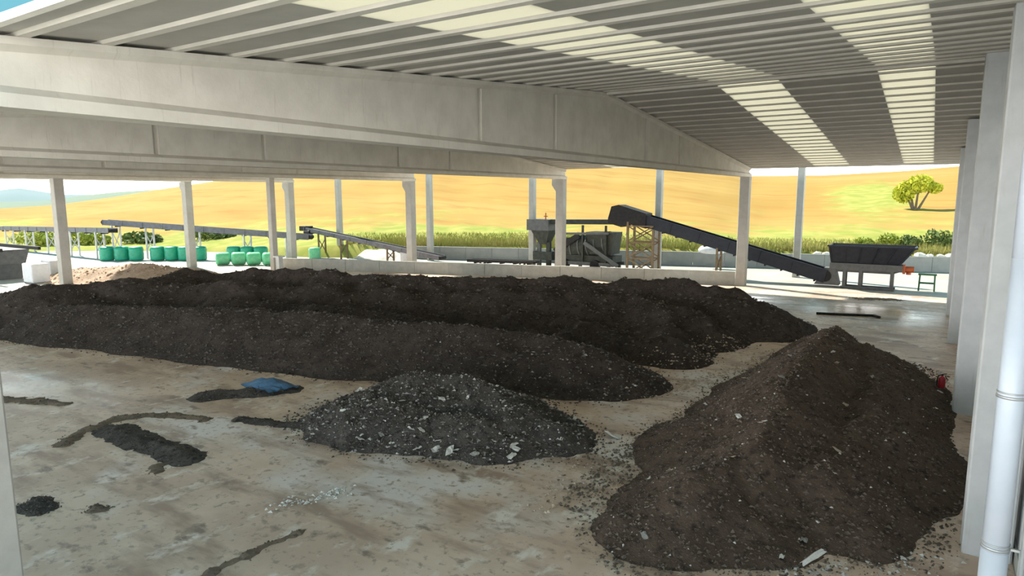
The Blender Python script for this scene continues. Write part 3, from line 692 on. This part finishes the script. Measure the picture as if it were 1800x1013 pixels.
MB().bar((-28.4,Yt-1.2,3.1),(-23.3,Yt-1.2,3.25),.12,.18).build('walkway', 'machine', tm)
b = MB(); b.hexa(ring4(-25.2,-23.2,Yt-.9,Yt+.9,1.4), ring4(-25.6,-23.0,Yt-1.0,Yt+1.0,3.3)); b.build('outlet_housing', 'mgreen', tm)
MB().bar((-29.9,Yt-.5,4.3),(-29.9,Yt-.5,4.9),.08,.08).box(-30.1,-29.7,Yt-.55,Yt-.45,4.55,4.62).build('exhaust', 'orange', tm)

# ------------------------------------------------------------------ bales, bags, yard items
prof = [(.50,0),(.62,.06),(.66,.2),(.65,.42),(.67,.6),(.65,.85),(.67,1.05),(.63,1.24),(.5,1.32),(.2,1.35)]
BM = {}
def bale(x, y, m, label, s=1.0, lying=False):
    if m not in BM:
        b = MB().lathe(prof, (0,0,0), 20); me = bpy.data.meshes.new('bale'); me.from_pydata(b.v, [], b.f); me.materials.append(M[m])
        me.polygons.foreach_set('use_smooth', [True]*len(me.polygons)); BM[m] = me
    o = bpy.data.objects.new('wrapped_bale', BM[m]); COL.objects.link(o); o.location = (x,y,0 if not lying else .66*s); o.scale = (s,s,s)
    if lying: o.rotation_euler = (R(90),0,R(-30))
    return tag(o, label, 'bale', 'green wrapped bales in the yard')
row = [(-70.6,33.5),(-69.3,34.3),(-68.1,35.1),(-66.3,36.3),(-65.1,37.1),(-63.9,37.8),(-62.7,38.6),(-59.6,40.4),(-58.4,41.1),(-57.2,41.8)]
for i, (x,y) in enumerate(row):
    o_ = ['leftmost','second','third','fourth','fifth','sixth','seventh','eighth','ninth','rightmost'][i]
    l = 'dark green wrapped bale standing upright, '+o_+(' in the upright row' if i in (0,9) else ' from the left in the upright row')
    bale(x, y, 'bale', l, 1.05)
for i, (x,y) in enumerate([(-56.2,37.6),(-54.9,38.4),(-53.6,39.1),(-52.2,39.8)]):
    bale(x, y, 'baleb', 'bright green bale lying on its side, '+['leftmost','second from left','third from left','rightmost'][i]+' of the front row', .92, True)
bale(-53.6,45.6,'baleb','single bright green bale under the top of the low inclined conveyor',.9)
# container and white blocks at the far left
ct = empty('skip_container', (-63.5,21.5,0), 'dark open skip container at the left picture edge', 'container')
b = MB(); b.hexa(ring4(-66,-60.6,20.5,22.6,1.2), ring4(-66.4,-60.2,20.3,22.8,2.35)); b.build('body', 'machine', ct)
MB().box(-66.6,-58.4,20.2,20.4,2.35,2.6).box(-66.6,-58.4,22.7,22.9,2.35,2.6).build('rim', 'black', ct)
for x in (-65.5,-61.2): MB().box(x-.15,x+.15,20.6,22.5,0,1.2).build('support', 'machine', ct)
for i, (x,y,l) in enumerate(((-59.2,24.0,'white block with blunt edges right of the dark skip container'),(-57.3,22.0,'white block left of the leftmost column, farther from the skip container'))):
    b = MB().box(x-.8,x+.8,y-.6,y+.6,0,1.45); o = b.build('white_block', 'whitebag', None, False, .08); tag(o, l, 'block')
b = MB().box(-46.9,-46.5,35.7,36.1,0,1.3).box(-47.05,-46.35,35.55,36.25,1.3,1.42); tag(b.build('bollard', 'column'), 'short pale capped bollard between the slim post and the low wall', 'bollard')
o = heap('rubble_heap', (-52,-41,46,54), .15, [[(-49.5,49.6,.9),(-47.5,49.6,1.0),(-45.5,49.8,.6)]], .55, 'rock', .2, 'pale rubble heap under the low inclined conveyor', 'rubble heap', blur=2)
b = MB().box(-44.6,-43.6,48.6,49.6,0,1.25); tag(b.build('white_block', 'whitebag', None, False, .06), 'white block under the middle of the low inclined conveyor', 'block')
b = MB().lathe([(.5,0),(1.0,.1),(1.1,.35),(.85,.65),(.35,.78)], (0,0,0), 14)
b.v = [(x*1.1-16.6, y*.45+58.6, z+1.28) for x,y,z in b.v]
tag(b.build('sack', 'whitebag', None, True), 'bluish white sack on the far wall under the black conveyor', 'sack')
def rock(x, y, z, s, label, group):
    v = []; f = []; n = 6
    b = MB().lathe([(.35,0),(.62,.12),(.55,.38),(.2,.5)], (0,0,0), 7)
    b.v = [(x+(p[0]*rng.uniform(.8,1.25))*s, y+p[1]*rng.uniform(.8,1.2)*s*.8, z+p[2]*s*rng.uniform(.8,1.2)) for p in b.v]
    return tag(b.build('rock', 'rock'), label, 'rock', group)
for x in (-8.6,-7.9,-7.1,-6.5): rock(x, 51.3+(x+45)*.3075+.9, 1.2, random.uniform(.5,.8), 'pale rock on the far wall just left of the hopper', 'rocks left of the hopper')
for x in (-.9,-.2,.6,1.3,2.0): rock(x, 51.3+(x+45)*.3075+.9, 1.2, random.uniform(.5,.8), 'pale rock on the far wall right of the hopper', 'rocks right of the hopper')

# ------------------------------------------------------------------ plants
def leaves(cx, cy, cz, rx, ry, rz, n, s):
    V = []; F = []
    for _ in range(n):
        d = rng.normal(size=3); d /= np.linalg.norm(d); r_ = rng.random()**.35
        p = np.array([cx,cy,cz])+d*r_*np.array([rx,ry,rz]); a = rng.normal(size=3); a /= np.linalg.norm(a); c = np.cross(a, rng.normal(size=3)); c /= np.linalg.norm(c)
        w = s*rng.uniform(.6,1.3); k = len(V); V += [tuple(p-a*w), tuple(p+c*w*.5), tuple(p+a*w), tuple(p-c*w*.5)]; F.append((k,k+1,k+2,k+3))
    return V, F
def ground_z(x, y):
    r = math.hypot(x,y); a = math.degrees(math.atan2(x,y)); r0 = wall_r(a); el = np.interp(a, *zip(*SIL)); z1 = 6.5+250*math.tan(R(el)); z0 = np.interp(a,[-60,-46],[-.05,1.2])
    k = min(max((r-r0)/(250-r0),0),1)**.8; return float(z0+(z1-z0)*(.35*k+.65*k*k*(3-2*k)))
def plant(name, x, y, z, blobs, m, trunk, label, cat, group=None, n=900, s=.3):
    o = empty(name, (x,y,z), label, cat, group); b = MB()
    for bx,by,bz,rx,ry,rz in blobs: b.add(*leaves(x+bx,y+by,z+bz,rx,ry,rz,n,s))
    b.build('foliage', m, o)
    t = MB()
    for bx,by,bz,rx,ry,rz in blobs: t.cyl((x+bx*.15,y+by*.15,z-.1),(x+bx*.8,y+by*.8,z+bz),trunk,7,trunk*.45)
    t.build('trunk' if cat == 'tree' else 'stems', 'bark', o)
ta = R(-1.35); tr_ = next(r for r in np.arange(75,240,1.0) if math.atan2(ground_z(r*math.sin(ta), r*math.cos(ta))-6.5, r) > R(-1.1))
tx, ty = tr_*math.sin(ta), tr_*math.cos(ta); tz = ground_z(tx,ty)
plant('tree', tx, ty, tz-.1, [(-1.5,0,2.2,1.4,1.4,1.3),(.4,0,3.6,1.7,1.5,1.3),(-1.0,.3,3.1,1.2,1.2,1.0),(2.2,0,3.0,.9,.9,.7)], 'leafy', .18, 'bright yellow-green tree on the hillside at the right', 'tree', None, 700, .3)
SH = [(-5.6,71.5,.9,.8,'leafg','light green shrub above the far wall, behind the hopper'),(-3.6,72.0,1.3,1.0,'leafg','tall light green shrub above the far wall, behind the hopper centre'),
      (-1.9,72.5,1.1,.9,'leafd','dark green shrub above the far wall, behind the right end of the hopper'),(.2,73.5,1.6,1.3,'leafd','largest dark green shrub above the far wall, beside the last gable pillar'),(1.6,74.5,1.2,1.2,'leafg','light green shrub above the far wall, touching the last gable pillar')]
for x,y,h,r,m,l in SH: plant('shrub', x, y, ground_z(x,y)-.1, [(0,0,h*.55,r,r,h*.6),(r*.5,.2,h*.4,r*.7,r*.7,h*.45)], m, .05, l, 'shrub', 'shrubs above the far wall', 350, .2)
for a,rr,h,r,m,l in ((-66.0,104,1.6,2.6,'leafg','light green bush beyond the yard, right of the leftmost column'),(-68.7,106,1.8,3.0,'leafg','light green bush beyond the yard, left of the leftmost column'),(-62.5,100,1.3,2.2,'leafd','olive bush beyond the leftmost bales'),(-57.5,96,1.2,2.4,'leafd','olive bush beyond the bales right of the column')):
    x,y = rr*math.sin(R(a)), rr*math.cos(R(a)); plant('bush', x, y, ground_z(x,y)-.1, [(0,0,h*.5,r,r,h*.6),(r*.9,.4,h*.4,r*.7,r*.7,h*.5)], m, .06, l, 'bush', 'bushes beyond the yard', 420, .3)
# tall grass along the terrace foot
V = []; F = []
for _ in range(26000):
    a = rng.uniform(-47,4); d = rng.random()**2*9+.4; r_ = wall_r(a)+d; x, y = r_*math.sin(R(a)), r_*math.cos(R(a))
    if y < 51.3+(x+45)*.3075+.55: continue
    z = ground_z(x,y)-.05; h = rng.uniform(.2,.75)*(1 if d < 5 else .6); t = rng.uniform(0,6.28); w = .05; k = len(V); lx, ly = rng.normal(size=2)*.12
    V += [(x-w*math.cos(t),y-w*math.sin(t),z),(x+w*math.cos(t),y+w*math.sin(t),z),(x+lx,y+ly,z+h)]; F.append((k,k+1,k+2))
b = MB(); b.v = V; b.f = F; M['grass'] = mat('dry_grass', (.38,.33,.11), (.31,.31,.08), .25, .9)
tag(b.build('tall_grass', 'grass'), 'tall yellow-green grass growing above the far wall', 'grass', None, 'stuff')
